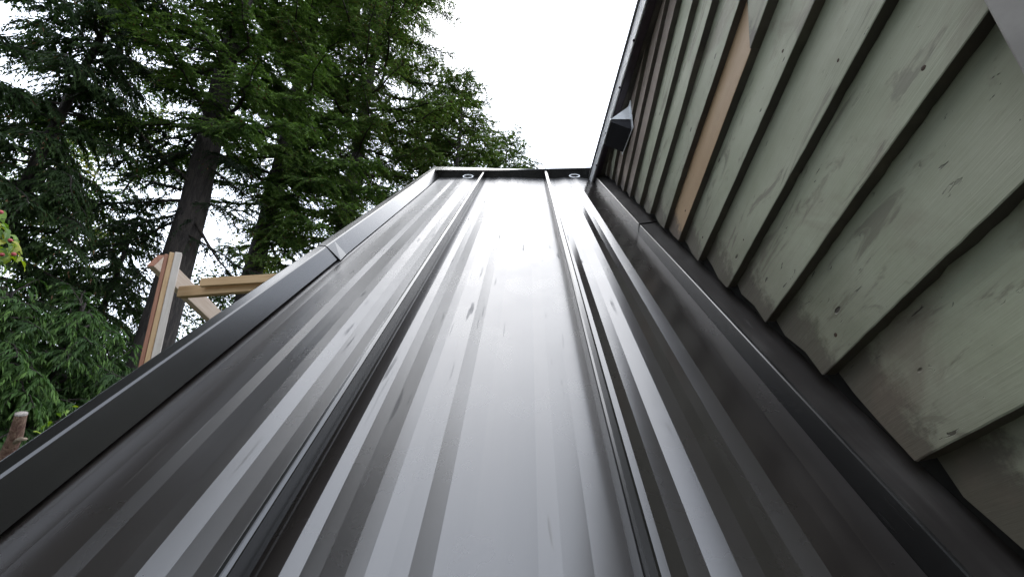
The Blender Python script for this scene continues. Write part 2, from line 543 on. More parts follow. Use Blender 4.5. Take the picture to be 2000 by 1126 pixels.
# timber deck and walls under the sheet
link('roof_deck', extrude_profile('roof_deck', [(-.60, -.02), (-.60, -.10), (.455, -.10), (.455, -.02)], S0 + .02, S1, 1, closed=True), M_FELT, lean)
yb, yt = W(0, S0, 0).y, W(0, S1, 0).y
v = []; f = []
prof = [(yb + .12, 0), (yb + .12, W(0, S0, 0).z + .02), (yt + .02, W(0, S1, 0).z - .12), (yt + .02, 0)]
for x in (-.56, .44):
    for y, z in prof: v.append((x, y, z))
f = [(0, 1, 2, 3), (7, 6, 5, 4), (0, 4, 5, 1), (1, 5, 6, 2), (2, 6, 7, 3)]
link('lean_to_wall', pyd('lean_to_wall', v, f, [(p[1], p[2]) for p in v]), M_BOARD, lean)

# white rings lying against the end flashing
def ring(c, s, n, tilt, label):
    loc = W(c, s, n)
    bm = bmesh.new()
    A, B = 36, 8
    vs = []
    for i in range(A):
        a = 2 * math.pi * i / A
        for j in range(B):
            b = 2 * math.pi * j / B
            r = .0290 + .0042 * math.cos(b)
            x = r * math.cos(a) * 1.05; y = r * math.sin(a) * .8; z = .0036 * math.sin(b)
            y2 = y * math.cos(tilt) - z * math.sin(tilt); z2 = y * math.sin(tilt) + z * math.cos(tilt)
            vs.append(bm.verts.new(W(c + x, s + y2, n + z2) - loc))
    for i in range(A):
        for j in range(B):
            bm.faces.new((vs[i * B + j], vs[(i + 1) % A * B + j], vs[(i + 1) % A * B + (j + 1) % B], vs[i * B + (j + 1) % B]))
    me = bpy.data.meshes.new('plastic_ring'); bm.to_mesh(me); bm.free()
    o = link('plastic_ring', me, M_RING, smooth=True); o.location = loc
    tag(o, label, 'ring', 'white rings at the top of the metal roof')


ring(-.368, 2.382, .0150, .26, 'white oval ring at the roof top, left of the left seam')
ring(.297, 2.382, .0225, .22, 'white oval ring at the roof top, right of the right seam near the siding')

# ------------------------------------------------------------------ house wall with diagonal lap siding
EAVE = ZO + 1.61
TRIMY = -.050
house = thing('house', 'weathered house wall with pale sage diagonal lap siding and a grey metal eave edge', 'house', (.46, 0, 0))
UD = Vector((0, -.308, .951)); WD = Vector((0, .951, .308))       # along and across a board, in (c, s, n)


def wall_pt(u, w, c):
    return W(c, -.308 * u + .951 * w, .951 * u + .308 * w)


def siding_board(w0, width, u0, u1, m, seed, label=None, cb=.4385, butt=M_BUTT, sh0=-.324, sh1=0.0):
    r = np.random.default_rng(seed)
    bm = bmesh.new(); uvl = bm.loops.layers.uv.new('UVMap')
    nseg = max(6, int((u1 - u0) / .016))
    cols = [(0, .4550), (0.0, cb), (.0016, cb - .0006), (.05, cb + .0045), (.1, cb + .010), (width + .022, .4585)]
    grid = []
    ph = r.uniform(0, 6, 3)
    drop = [0.0] * (nseg + 1)
    for i in range(nseg + 1):
        u = u0 + (u1 - u0) * i / nseg
        row = []
        jit = .0012 * math.sin(9 * u + ph[0]) + r.normal(0, .00035)
        for k, (w, c) in enumerate(cols):
            ww = w + (jit if k < 4 else 0)
            cc = c + (.0006 * math.sin(14 * u + ph[1] + 30 * w) if k in (1, 2, 3, 4) else 0)
            if k == 0: ww += abs(r.normal(0, .0011))
            uu = u + (sh0 * (1 - i / nseg) + sh1 * i / nseg) * min(ww, width)
            if i == 0: uu += r.uniform(-.003, .008)
            row.append((bm.verts.new(wall_pt(uu, w0 + ww, cc)), (uu - u0, ww)))
        grid.append(row)
    for i in range(nseg):
        for k in range(len(cols) - 1):
            q = [grid[i][k], grid[i][k + 1], grid[i + 1][k + 1], grid[i + 1][k]]
            f = bm.faces.new([a[0] for a in q])
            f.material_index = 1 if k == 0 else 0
            for l, a in zip(f.loops, q): l[uvl].uv = a[1]
    # end grain at the foot
    q = [grid[0][k] for k in range(len(cols))]
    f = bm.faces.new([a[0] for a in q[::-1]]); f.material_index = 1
    # cut at the eave and at the corner trim
    geom = list(bm.verts) + list(bm.edges) + list(bm.faces)
    bmesh.ops.bisect_plane(bm, geom=geom, plane_co=(0, 0, EAVE - .001), plane_no=(0, 0, 1), clear_outer=True)
    geom = list(bm.verts) + list(bm.edges) + list(bm.faces)
    if geom: bmesh.ops.bisect_plane(bm, geom=geom, plane_co=(0, TRIMY - .02, 0), plane_no=(0, -1, 0), clear_outer=True)
    if not bm.faces: bm.free(); return None
    bmesh.ops.recalc_face_normals(bm, faces=bm.faces)
    me = bpy.data.meshes.new('siding_board'); bm.to_mesh(me); bm.free()
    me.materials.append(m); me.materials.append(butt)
    o = link('siding_board', me, None, house, label); o['_w'] = w0
    return o


ws = [.029, .167, .305, .444, .584, .719, .863, .998, 1.120, 1.263, 1.397, 1.538, 1.650, 1.774, 1.905, 2.04, 2.17]


def foot(w):      # u where the board meets the ledge, n about .072
    return (.069 - .308 * w) / .951


for i, w in enumerate(ws):
    wid = (ws[i + 1] - w) if i + 1 < len(ws) else .13
    m = M_BOARD; lb = None
    if i == 7: continue
    if i in (11, 12, 13): m = M_BOARDP; lb = 'narrow bare pinkish board near the roof top'
    siding_board(w, wid, foot(w) , 1.5, m, i, lb)
# the replaced board: new tan cedar below, old painted board above a slanted joint
siding_board(ws[7], .122, foot(ws[7]), .224, M_BOARDT, 57, 'new unpainted tan cedar board', sh1=.55)
siding_board(ws[7], .122, .2255, 1.5, M_BOARD, 58, 'old painted board above the new tan one', cb=.4355, sh0=.55)

bm = bmesh.new(); bmesh.ops.create_uvsphere(bm, u_segments=7, v_segments=4, radius=.0034)
bmesh.ops.scale(bm, verts=bm.verts, vec=(.35, 1, 1))
nail_me = bpy.data.meshes.new('nail'); bm.to_mesh(nail_me); bm.free(); nail_me.materials.append(M_RUST)
rn = random.Random(5)
for b_ in [o for o in house.children if o.name.startswith('siding_board')]:
    w0 = b_.get('_w')
    if w0 is None: continue
    for u in (.055, .42, .80):
        p = wall_pt(foot(w0) + u + rn.uniform(-.02, .05), w0 + .024 + rn.uniform(-.006, .008), .4400 + .0015)
        if p.z < EAVE - .03 and p.y > TRIMY + .03:
            o = bpy.data.objects.new('nail', nail_me); COL.objects.link(o); o.parent = b_; o.location = p - root_loc(b_)
    del b_['_w']
link('sheathing', box_mesh('sheathing', (.462, -3.2, 0), (.12, 0, 0), (0, 7.5, 0), (0, 0, EAVE)), M_FELT, house)
# corner trim at the near end: board, bead, broad casing
link('trim_board', box_mesh('trim_board', (.414, TRIMY - .062, 2.0), (0, 0, EAVE - 2.0 - .002), (0, .062, 0), (.046, 0, 0), .002), M_TRIMWOOD, house)
link('trim_bead', box_mesh('trim_bead', (.409, TRIMY - .0695, 2.0), (0, 0, EAVE - 2.0 - .002), (0, .0065, 0), (.05, 0, 0), .002), M_BEAD, house)
link('trim_board', box_mesh('trim_board', (.417, TRIMY - .36, 2.0), (0, 0, EAVE - 2.0 - .002), (0, .289, 0), (.042, 0, 0), .002), M_TRIMWOOD, house)
for k in range(16):
    link('siding_board', box_mesh('siding_board', (.446, -3.2, 1.98 + .14 * k), (0, 3.2 - .395, 0), (.012, 0, 0), (0, 0, .132), .002), M_BOARD, house)
for k in range(24):          # added unseen wing behind the camera, blocks back skylight on the near boards
    link('siding_board', box_mesh('siding_board', (-1.0, -1.32, .3 + .14 * k), (1.44, 0, 0), (0, .014, 0), (0, 0, .136), .002), M_BOARD, house)
link('light_block_wing', box_mesh('light_block_wing', (-1.0, -1.6, 0), (1.44, 0, 0), (0, .275, 0), (0, 0, 3.7)), M_FELT, house)
# eave: soffit, plum fascia edge, grey drip edge, roof above
y0, y1 = -3.4, W(0, 2.412, .05).y + .05
for k, (xa, xb) in enumerate(((.424, .4415), (.443, .462))):
    link('soffit_board', box_mesh('soffit_board', (xa, y0, EAVE + .001 * k), (0, y1 - y0, 0), (xb - xa, 0, 0), (0, 0, .012), .001), M_SOFFIT, house)
link('fascia', box_mesh('fascia', (.396, y0, EAVE - .004), (0, y1 - y0, 0), (.026, 0, 0), (0, 0, .075), .0015), M_PURPLE, house)
for ya, yb_ in ((y0, .62), (.623, y1 + .004)):
    de = box_mesh('drip_edge', (.3885, ya, EAVE + .004), (0, yb_ - ya, 0), (.006, 0, 0), (0, 0, .088), .001)
    link('drip_edge', de, M_DRIP, house)
for y in (.25, .42, .72, .93, 1.2, 1.45):
    bm = bmesh.new(); bmesh.ops.create_uvsphere(bm, u_segments=8, v_segments=5, radius=.0055)
    bmesh.ops.translate(bm, verts=bm.verts, vec=(.3885, y, EAVE + .006))
    me = bpy.data.meshes.new('drip_screw'); bm.to_mesh(me); bm.free()
    link('drip_screw', me, M_PURPLE, house, smooth=True)
v = [(.384, y0, EAVE + .094), (.384, y1, EAVE + .094), (3.2, y1, EAVE + 1.6), (3.2, y0, EAVE + 1.6),
     (.384, y0, EAVE + .078), (.384, y1, EAVE + .078), (3.2, y1, EAVE + 1.5), (3.2, y0, EAVE + 1.5)]
link('roof', pyd('roof', v, [(0, 3, 2, 1), (4, 5, 6, 7), (0, 1, 5, 4), (1, 2, 6, 5), (3, 7, 6, 2), (0, 4, 7, 3)]), M_HOUSEROOF, house)
# vent hood on the siding under the eave
hv = wall_pt(0, 0, .44)
hy, hz = (1.738 - .365) * R2, (1.738 + .365) * R2 + ZO
hood = link('vent_hood', None or pyd('vent_hood', [
    (.4405, hy, hz + .075), (.4405, hy, hz), (.352, hy, hz),
    (.4405, hy + .15, hz + .075), (.4405, hy + .15, hz), (.352, hy + .15, hz)],
    [(0, 1, 2), (5, 4, 3), (0, 2, 5, 3)]), M_GALV, house, 'small galvanised vent hood with dark open underside')
link('vent_flange', box_mesh('vent_flange', (.437, hy - .012, hz - .055), (0, .174, 0), (.0035, 0, 0), (0, 0, .145), .001), M_GALV, hood)
link('vent_lip', box_mesh('vent_lip', (.350, hy - .002, hz - .006), (0, .154, 0), (.004, 0, 0), (0, 0, .010), .001), M_GALV, hood)
link('vent_flap', pyd('vent_flap', [(.4365, hy + .004, hz - .05), (.4365, hy + .146, hz - .05), (.358, hy + .146, hz - .012), (.358, hy + .004, hz - .012),
                                    (.4365, hy + .004, hz - .002), (.4365, hy + .146, hz - .002), (.358, hy + .146, hz - .002), (.358, hy + .004, hz - .002)],
                       [(0, 1, 2, 3), (0, 3, 7, 4), (1, 5, 6, 2), (3, 2, 6, 7), (4, 7, 6, 5)]), M_VENTDARK, hood)

# ------------------------------------------------------------------ timber frame beyond the left rake
def lumber(name, a, b, w, d, m, parent, side=None, label=None, end_mat=None):
    """a stick of lumber from a to b: width w across `side`, depth d"""
    a, b = Vector(a), Vector(b); ax = (b - a)
    sx = Vector(side); sx = (sx - sx.dot(ax.normalized()) * ax.normalized()).normalized()
    sy = ax.normalized().cross(sx)
    me = box_mesh(name, a - sx * w / 2 - sy * d / 2, ax, sx * w, sy * d, .0025)
    return link(name, me, m, parent, label)


p_top = at(352, 492, 1.95)
tf = thing('timber_frame', 'rough frame of nailed fir lumber standing beyond the left roof edge', 'timber frame', (p_top.x - .28, p_top.y, 0))
p_low = at(205, 985, 1.95)
pl = Vector((p_top.x - (p_top.z) * .0, p_top.y, 0))
ptop2 = at(349, 495, 1.95)
pbase = Vector((ptop2.x + .00, ptop2.y, 0.0))
sdv = Vector((.74, .67, 0))
pm = at(303, 700, 1.95); hd_ = Vector((ptop2.x - CAMPOS.x, ptop2.y - CAMPOS.y)).length
pm = CAMPOS + (pm - CAMPOS) * (hd_ / Vector((pm.x - CAMPOS.x, pm.y - CAMPOS.y)).length)
pbase = ptop2 + (pm - ptop2) * (ptop2.z / (ptop2.z - pm.z))
lumber('post', pbase, ptop2, .028, .05, M_LUMG, tf, sdv, 'pale upright post')
lumber('post', pbase - sdv * .0238, ptop2 - sdv * .0238 + Vector((0, 0, -.008)), .019, .054, M_LUMT, tf, sdv, 'tan strip nailed along the post')
lumber('post', pbase - sdv * .0415, ptop2 - sdv * .0415 + Vector((0, 0, -.022)), .016, .046, M_LUMR, tf, sdv, 'red stained strip along the outer side of the post')
ra, rb = at(352, 571, 2.02), at(640, 548, 2.02)
lumber('rail', ra, rb, .060, .038, M_LUMT, tf, (0, 0, 1), 'tan horizontal rail')
ra2, rb2 = at(393, 552, 1.985), at(640, 537, 1.985)
lumber('rail', ra2, rb2, .046, .022, M_LUMT, tf, (0, 0, 1), 'shorter batten nailed on the rail')
ba, bb = at(305, 509, 2.04), at(470, 668, 2.6)
lumber('brace', ba, bb, .092, .045, M_LUM, tf, (0, 0, 1), 'pale diagonal brace')
ee = (bb - ba).normalized()
lumber('brace_end', ba - ee * .003, ba - ee * .0004, .090, .043, M_LUMR, tf, (0, 0, 1), 'red stained sawn end of the brace')

# ------------------------------------------------------------------ vegetation
TRI = [0]


class Plant:
    def __init__(self):
        self.wv, self.wf, self.nw = [], [], 0
        self.P, self.D, self.L, self.Wd, self.C, self.G = [], [], [], [], [], []

    def tube(self, pts, rad, k=6):
        pts = np.asarray(pts, float); rad = np.broadcast_to(np.asarray(rad, float), (len(pts),))
        tg = np.gradient(pts, axis=0); tg /= np.linalg.norm(tg, axis=1)[:, None] + 1e-9
        ov = pts[-1] - pts[0]; ov /= np.linalg.norm(ov) + 1e-9
        ref = np.array([[1., 0, .01]]) if abs(ov[2]) > .7 else np.array([[.01, 0, 1.]])
        a = np.cross(tg, ref); a /= np.linalg.norm(a, axis=1)[:, None] + 1e-9
        b = np.cross(tg, a)
        th = np.linspace(0, 2 * np.pi, k, endpoint=False)
        ring_ = pts[:, None] + rad[:, None, None] * (np.cos(th)[None, :, None] * a[:, None] + np.sin(th)[None, :, None] * b[:, None])
        n = len(pts); idx = np.arange(n * k).reshape(n, k) + self.nw
        f = np.stack([idx[:-1], np.roll(idx[:-1], -1, 1), np.roll(idx[1:], -1, 1), idx[1:]], -1).reshape(-1, 4)
        self.wv.append(ring_.reshape(-1, 3)); self.wf.append(f); self.nw += n * k

    def shoots(self, P, D, L, Wd, C):
        self.P.append(P); self.D.append(D); self.L.append(L); self.Wd.append(Wd); self.C.append(C)

    def wood(self, name, m, parent, label=None):
        me = raw_mesh(name, np.concatenate(self.wv), np.concatenate(self.wf))
        TRI[0] += 2 * len(me.polygons)
        return link(name, me, m, parent, label, smooth=True)

    def leaves(self, name, m, parent, rng, shape='needle', label=None):
        P = np.concatenate(self.P); D = np.concatenate(self.D); L = np.concatenate(self.L)[:, None]
        Wd = np.concatenate(self.Wd)[:, None]; C = np.concatenate(self.C)
        n = len(P)
        D = D / (np.linalg.norm(D, axis=1)[:, None] + 1e-9)
        rv = rng.normal(size=(n, 3))
        if shape == 'needle':
            out_v, out_f = [], []
            S1_ = np.cross(D, rv); S1_ /= np.linalg.norm(S1_, axis=1)[:, None] + 1e-9
            S2_ = np.cross(D, S1_)
            vs = [P, P + D * L, P + D * L * .42 + S1_ * Wd, P + D * L * .42 - S1_ * Wd, P + D * L * .5 + S2_ * Wd, P + D * L * .5 - S2_ * Wd]
            V = np.stack(vs, 1).reshape(-1, 3)
            b = (np.arange(n) * 6)[:, None]
            T = np.concatenate([b + np.array([[0, 2, 1]]), b + np.array([[0, 1, 3]]), b + np.array([[0, 4, 1]]), b + np.array([[0, 1, 5]])])
            tint = np.repeat(C, 6, 0)
        elif shape == 'spray':
            upv = np.array([[0, 0, 1.]]) + rv * .45
            S1_ = np.cross(D, upv); S1_ /= np.linalg.norm(S1_, axis=1)[:, None] + 1e-9
            dn = np.array([[0, 0, -1.]])
            vs = [P, P + D * L * .45 + S1_ * Wd, P + D * L * .45 - S1_ * Wd, P + D * L + dn * L * .28]
            V = np.stack(vs, 1).reshape(-1, 3)
            b = (np.arange(n) * 4)[:, None]
            T = np.concatenate([b + np.array([[0, 2, 1]]), b + np.array([[1, 2, 3]])])
            tint = np.repeat(C, 4, 0)
        else:   # broad leaf: folded along the midrib
            upv = np.array([[0, 0, 1.]]) + rv * .7
            S1_ = np.cross(D, upv); S1_ /= np.linalg.norm(S1_, axis=1)[:, None] + 1e-9
            Nn = np.cross(S1_, D)
            vs = [P, P + D * L * .35 + S1_ * Wd + Nn * Wd * .35, P + D * L * .35 - S1_ * Wd + Nn * Wd * .35, P + D * L - Nn * L * .12,
                  P + D * L * .7 + S1_ * Wd * .75 + Nn * Wd * .2, P + D * L * .7 - S1_ * Wd * .75 + Nn * Wd * .2]
            V = np.stack(vs, 1).reshape(-1, 3)
            b = (np.arange(n) * 6)[:, None]
            T = np.concatenate([b + np.array([[0, 1, 4]]), b + np.array([[0, 4, 3]]), b + np.array([[0, 5, 2]]), b + np.array([[0, 3, 5]])])
            tint = np.repeat(C, 6, 0)
        me = raw_mesh(name, V, T, tint)
        TRI[0] += len(T)
        return link(name, me, m, parent, label)


def unit(a): return a / (np.linalg.norm(a, axis=-1, keepdims=True) + 1e-9)


def branch(pl, rng, p0, az, L, e0, dr, prm, lod=1.0, density=1.0, r0=None, wood=True):
    """one limb with its flat, drooping side twigs and needle shoots"""
    t = np.linspace(0, 1, 9)
    dh = np.array([math.cos(az), math.sin(az), 0]); pp = np.array([-dh[1], dh[0], 0])
    wig = rng.normal(0, .07)
    pts = np.asarray(p0)[None] + np.outer(L * t, dh) + np.outer(L * wig * np.sin(t * 3.0 + rng.uniform(0, 2)), pp)
    pts[:, 2] += L * (e0 * t - dr * t ** 2 + prm.get('up', .12) * t ** 3)
    pts[1:-1] += rng.normal(0, .012 * L, (7, 3))
    if wood:
        rr = (r0 or .010 + .011 * L) * (1 - .85 * t)
        pl.tube(pts, rr, 5 if L > 1.2 else 4)
    if density <= 0: return pts
    sp = prm['sp'] * lod / density
    tb = np.arange(prm.get('t0', .2) * L, L, sp) / L
    nb = len(tb)
    if nb < 2: return pts
    tb = np.clip(tb + rng.normal(0, .3 * sp / L, nb), .02, 1)
    tb = np.repeat(tb, 2); side = np.tile([1., -1.], nb); nb *= 2
    pos = np.stack([np.interp(tb, t, pts[:, k]) for k in range(3)], 1)
    tg = unit(np.stack([np.interp(np.minimum(tb + .06, 1), t, pts[:, k]) - np.interp(np.maximum(tb - .06, 0), t, pts[:, k]) for k in range(3)], 1))
    ang = np.radians(rng.uniform(38, 78, nb))
    ppn = unit(np.cross(tg, np.array([[0, 0, 1.]])))
    db = unit(tg * np.cos(ang)[:, None] - ppn * (side * np.sin(ang))[:, None] + rng.normal(0, .16, (nb, 3)))
    bl = prm['bl'] * np.minimum(1.0, .55 + 1.2 * (1 - tb)) * np.minimum(1, .5 + L / 2.4) * rng.uniform(.35, 1.35, nb)
    dd = prm['droop'] * rng.uniform(.5, 1.5, nb)
    ss = prm['ss'] * lod
    nmax = int(max(2, bl.max() / ss))
    u = (np.arange(nmax)[None] + .6) * ss / bl[:, None]
    ok = u <= 1.02
    u = np.minimum(u, 1)
    base = pos[:, None] + db[:, None] * (bl[:, None] * u)[..., None]
    base[..., 2] -= bl[:, None] * dd[:, None] * u ** 2
    tgb = np.repeat(db[:, None], nmax, 1).copy()
    tgb[..., 2] -= 2 * dd[:, None] * u
    tgb = unit(tgb)
    latr = unit(np.cross(tgb, np.array([0, 0, 1.])))
    Ps, Ds, Us, Ts = [], [], [], []
    for sg in ((1, -1, 0) if prm.get('tri', True) else (1, -1)):
        a2 = math.radians(prm.get('sa', 42))
        d = tgb * math.cos(a2) + latr * sg * math.sin(a2) if sg else tgb
        d = d + rng.normal(0, prm.get('rnd', .22), d.shape)
        d[..., 2] -= prm.get('hang', .1)
        Ps.append(base[ok]); Ds.append(d[ok]); Us.append(u[ok]); Ts.append(np.repeat(tb[:, None], nmax, 1)[ok])
    P = np.concatenate(Ps); D = np.concatenate(Ds); U = np.concatenate(Us); T = np.concatenate(Ts)
    n = len(P)
    Ln = prm['sl'] * lod * rng.uniform(.6, 1.3, n) * (1 - .25 * U)
    Wd = Ln * prm['wd'] * (1.0 if lod < 1.5 else 1.5)
    young = np.clip((U - .45) * 1.1, 0, 1) * rng.uniform(.2, 1, n) * np.clip(.35 + T, 0, 1)
    bt = np.clip(rng.normal(.5, .25), 0, 1)
    c0 = np.array(prm['c0']); c1 = np.array(prm['c1']); c2 = np.array(prm['c2'])
    C = c0 + (c1 - c0) * (.6 * bt + .4 * rng.random(n))[:, None]
    C = C + (c2 - C) * (young * prm.get('yg', .8))[:, None]
    if prm.get('dead', 0):
        dm = rng.random(n) < prm['dead']
        C[dm] = np.array([.10, .055, .025]) * rng.uniform(.6, 1.3, (dm.sum(), 1))
    C = C * rng.uniform(.75, 1.2, (n, 1))
    pl.shoots(P, D, Ln, Wd, C)
    # a few bare side twigs you can follow with the eye
    if wood and lod < 1.5:
        for i in rng.choice(nb, min(nb, int(6 + 5 * L)), replace=False):
            uu = np.array([0, .5, 1.0]); q = pos[i] + db[i] * (bl[i] * uu)[:, None]; q[:, 2] -= bl[i] * dd[i] * uu ** 2
            pl.tube(q, np.array([.005, .0035, .001]) * (1 + L * .3), 3)
    return pts


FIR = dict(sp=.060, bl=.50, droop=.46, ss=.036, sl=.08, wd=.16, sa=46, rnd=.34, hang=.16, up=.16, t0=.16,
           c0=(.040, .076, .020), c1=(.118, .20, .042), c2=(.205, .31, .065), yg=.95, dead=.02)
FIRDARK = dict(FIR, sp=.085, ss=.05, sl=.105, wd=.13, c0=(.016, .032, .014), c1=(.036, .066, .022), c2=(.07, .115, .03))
FIRCONE = dict(FIR, c1=(.118, .185, .044), c2=(.20, .275, .066), dead=.08)
CED = dict(sp=.058, bl=.42, droop=.8, ss=.034, sl=.095, wd=.13, sa=38, rnd=.16, hang=.35, up=-.05, t0=.12, tri=True,
           c0=(.013, .029, .010), c1=(.034, .066, .015), c2=(.075, .125, .024), yg=.75, dead=.02)
CEDB = dict(CED, sp=.06, bl=.34, droop=.85, ss=.026, sl=.085, wd=.12, c0=(.018, .042, .012), c1=(.055, .115, .024), c2=(.165, .275, .055), yg=.95, dead=.0, sa=34)


def vis_h(base_xy, py):
    """height at which a plumb line through base_xy crosses picture row py"""
    lo, hi = -5.0, 60.0
    fwd = CAMROT @ Vector((0, 0, 1)); upv = CAMROT @ Vector((0, 1, 0))
    for _ in range(50):
        z = (lo + hi) / 2
        d = Vector((base_xy[0], base_xy[1], z)) - CAMPOS
        y = CY - F * d.dot(upv) / max(.01, d.dot(fwd))
        if y > py or d.dot(fwd) < .01 and z < 5: lo = z
        else: hi = z
    return (lo + hi) / 2


def trunk_line(pa, pb, depth):
    """foot and lean of a trunk seen passing two picture points at one distance"""
    a, b = at(*pa, depth), at(*pb, depth)
    b = Vector((b.x, b.y, b.z))
    # keep the trunk in a plane facing the camera, nearly plumb
    hd = Vector((a.x - CAMPOS.x, a.y - CAMPOS.y)).length
    sc_ = hd / Vector((b.x - CAMPOS.x, b.y - CAMPOS.y)).length
    b = CAMPOS + (b - CAMPOS) * sc_
    k = (b - a) / (b.z - a.z)
    return Vector((a.x - k.x * a.z, a.y - k.y * a.z, 0)), Vector((k.x, k.y, 0))


def conifer(name, label, cat, foot_, leanv, H, r0, prm, h0, step, lmax, seed, prof=None, e=(.25, -.15), dr=.25, top_vis=None,
            accept=None, m=M_NEEDLE, shape='needle', group=None, dead_low=0, bark=M_BARK):
    rng = np.random.default_rng(seed)
    th = thing(name, label, cat, foot_, group)
    pl = Plant()
    hh = np.linspace(0, H, 26)
    sw = np.cumsum(rng.normal(0, .02, (26, 2)), 0) * r0 * 3
    tp = np.stack([foot_.x + leanv.x * hh + sw[:, 0], foot_.y + leanv.y * hh + sw[:, 1], hh - .05], 1)
    rad = r0 * (1 - hh / H) ** .8 * (1 + .35 * np.exp(-hh / .8)) + .012
    pl.tube(tp, rad, 14)
    pl.wood('trunk', bark, th)
    cr = Plant()
    vis = top_vis if top_vis is not None else H
    h = h0; az = rng.uniform(0, 6.28)
    while h < H - .15:
        x = (h - h0) / max(.1, H - h0)
        az += 2.399 + rng.normal(0, .35)
        Lb = lmax * (prof(x) if prof else (1 - x) ** .75 * (0.55 + .45 * min(1, x * 5))) * rng.uniform(.7, 1.12) + .12
        p0 = [np.interp(h, hh, tp[:, k]) for k in range(3)]
        a = az % 6.283
        if accept is None or accept(h, a, rng):
            far = h > vis + .8
            branch(cr, rng, p0, a, Lb, e[1] + (e[0] - e[1]) * x + rng.normal(0, .1), dr * rng.uniform(.6, 1.4), prm,
                   lod=2.6 if far else 1.0, wood=not far)
        h += step * (1.6 if h > vis + .8 else 1.0) * rng.uniform(.6, 1.4)
    # leader
    if vis >= H - .5:
        for k in range(5):
            branch(cr, rng, [tp[-1, 0], tp[-1, 1], H - .12 - .05 * k], rng.uniform(0, 6.28), .22 + .03 * k, 1.6, .2, prm)
    for k in range(dead_low):      # bare dead limbs under the crown
        hd = rng.uniform(max(2.0, h0 - 3.0), h0 + .6)
        p0 = [np.interp(hd, hh, tp[:, k2]) for k2 in range(3)]
        branch(cr, rng, p0, rng.uniform(0, 6.28), rng.uniform(1.0, 2.6), rng.normal(.0, .2), .2, prm, density=0.0, r0=.022)
    return th, pl, cr, tp, hh, rng


def finish(th, cr, rng, m=M_NEEDLE, shape='needle', twig=M_TWIG):
    if cr.wv: cr.wood('limbs', twig, th)
    cr.leaves('crown', m, th, rng, shape)


# big leaning fir, trunk in view
fa, la = trunk_line((345, 500), (420, 232), 7.6)
def acc_a(h, a, rng):
    d = (math.cos(a), math.sin(a))
    return True
topA = vis_h((fa.x, fa.y), -230)
hA = vis_h((fa.x, fa.y), 235)
th, pl, cr, tp, hh, rng = conifer('fir_tree', 'big fir with thick dark furrowed trunk leaning right behind the timber frame', 'tree', fa, la, 19.5, .335,
    FIR, hA - 1.0, .13, 3.0, 11, prof=lambda x: (1 - x) ** .7, e=(.35, -.12), dr=.22, top_vis=topA + .3)
# limbs that reach left from the bare trunk, thinly clothed
def limb_to(cr, rng, tp, hh, py_or_h, px, py, depth, dens, prm, r0=.03, dr=.05, lod=1.0):
    p0 = np.array([np.interp(py_or_h, hh, tp[:, k]) for k in range(3)])
    p1 = np.array(at(px, py, depth)); d = p1 - p0
    L = math.hypot(d[0], d[1]); az = math.atan2(d[1], d[0])
    e0 = d[2] / L + dr - prm.get('up', .12)
    return branch(cr, rng, p0, az, L, e0, dr, prm, density=dens, r0=r0, lod=lod)
def hv_(y): return vis_h((fa.x, fa.y), y)
THIN = dict(FIR, bl=.42, droop=.7, hang=.3, c0=(.010, .020, .010), c1=(.022, .040, .014), c2=(.04, .065, .02))
for (yt_, px, py, dp, dn, r_) in ((385, 190, 150, 7.4, .55, .045), (300, 205, 318, 7.3, .5, .03), (300, 225, 225, 7.9, .35, .02), (385, 215, 322, 7.0, .5, .032),
                              (245, 185, 60, 7.8, .4, .02), (405, 60, 380, 7.2, .7, .035), (420, 210, 440, 7.0, .8, .03), (180, 160, 10, 7.5, .6, .028),
                              (430, 170, 500, 7.2, .8, .03), (460, 240, 560, 7.0, .9, .03), (130, 230, 60, 7.0, .6, .026), (100, 200, -60, 7.5, .7, .03),
                              (400, 505, 405, 7.2, .25, .022), (420, 470, 560, 7.4, .15, .04), (330, 520, 400, 7.9, .3, .03), (455, 520, 540, 7.3, .3, .022), (300, 490, 330, 7.3, .6, .03)):
    limb_to(cr, rng, tp, hh, hv_(yt_), px, py, dp, dn, THIN, r_)
finish(th, cr, rng)

fb, lb_ = trunk_line((500, 500), (566, 235), 9.4)
th, pl, cr, tp, hh, rng = conifer('fir_tree', 'second fir, thinner trunk right of the big leaning fir', 'tree', fb, lb_, 21.0, .26,
    FIR, vis_h((fb.x, fb.y), 405), .135, 3.6, 12, prof=lambda x: (1 - x) ** .7 * min(1, .55 + 3 * x), e=(.35, -.15), dr=.25, top_vis=vis_h((fb.x, fb.y), -230))
def hvb(y): return vis_h((fb.x, fb.y), y)
for (yt_, px, py, dp, dn, r_) in ((420, 640, 440, 8.6, .8, .03), (380, 690, 395, 8.8, .9, .03), (440, 590, 520, 8.8, .6, .03), (350, 760, 360, 9.0, 1.0, .03),
                              (460, 420, 560, 9.0, .5, .025), (360, 420, 470, 9.2, .35, .02), (330, 640, 350, 8.3, 1.0, .03), (300, 720, 300, 8.6, 1, .03), (440, 640, 500, 8.8, .9, .03), (400, 560, 470, 8.7, .8, .03),
                              (330, 520, 360, 8.6, .9, .03), (360, 590, 420, 8.4, .9, .03), (420, 560, 545, 8.8, .7, .03), (280, 545, 300, 8.5, 1, .03)):
    limb_to(cr, rng, tp, hh, hvb(yt_), px, py, dp, dn, FIR, r_)
finish(th, cr, rng)

fh, lh = trunk_line((668, 420), (706, 200), 11.5)
th, pl, cr, tp, hh, rng = conifer('fir_tree', 'tall dense fir with long side sprays reaching toward the open sky', 'tree', fh, lh, 23.5, .26,
    FIRCONE, vis_h((fh.x, fh.y), 540), .12, 5.0, 13, prof=lambda x: (1 - x) ** .5 * min(1, .5 + 1.3 * x), e=(.35, -.12), dr=.22, top_vis=vis_h((fh.x, fh.y), -230))
finish(th, cr, rng)

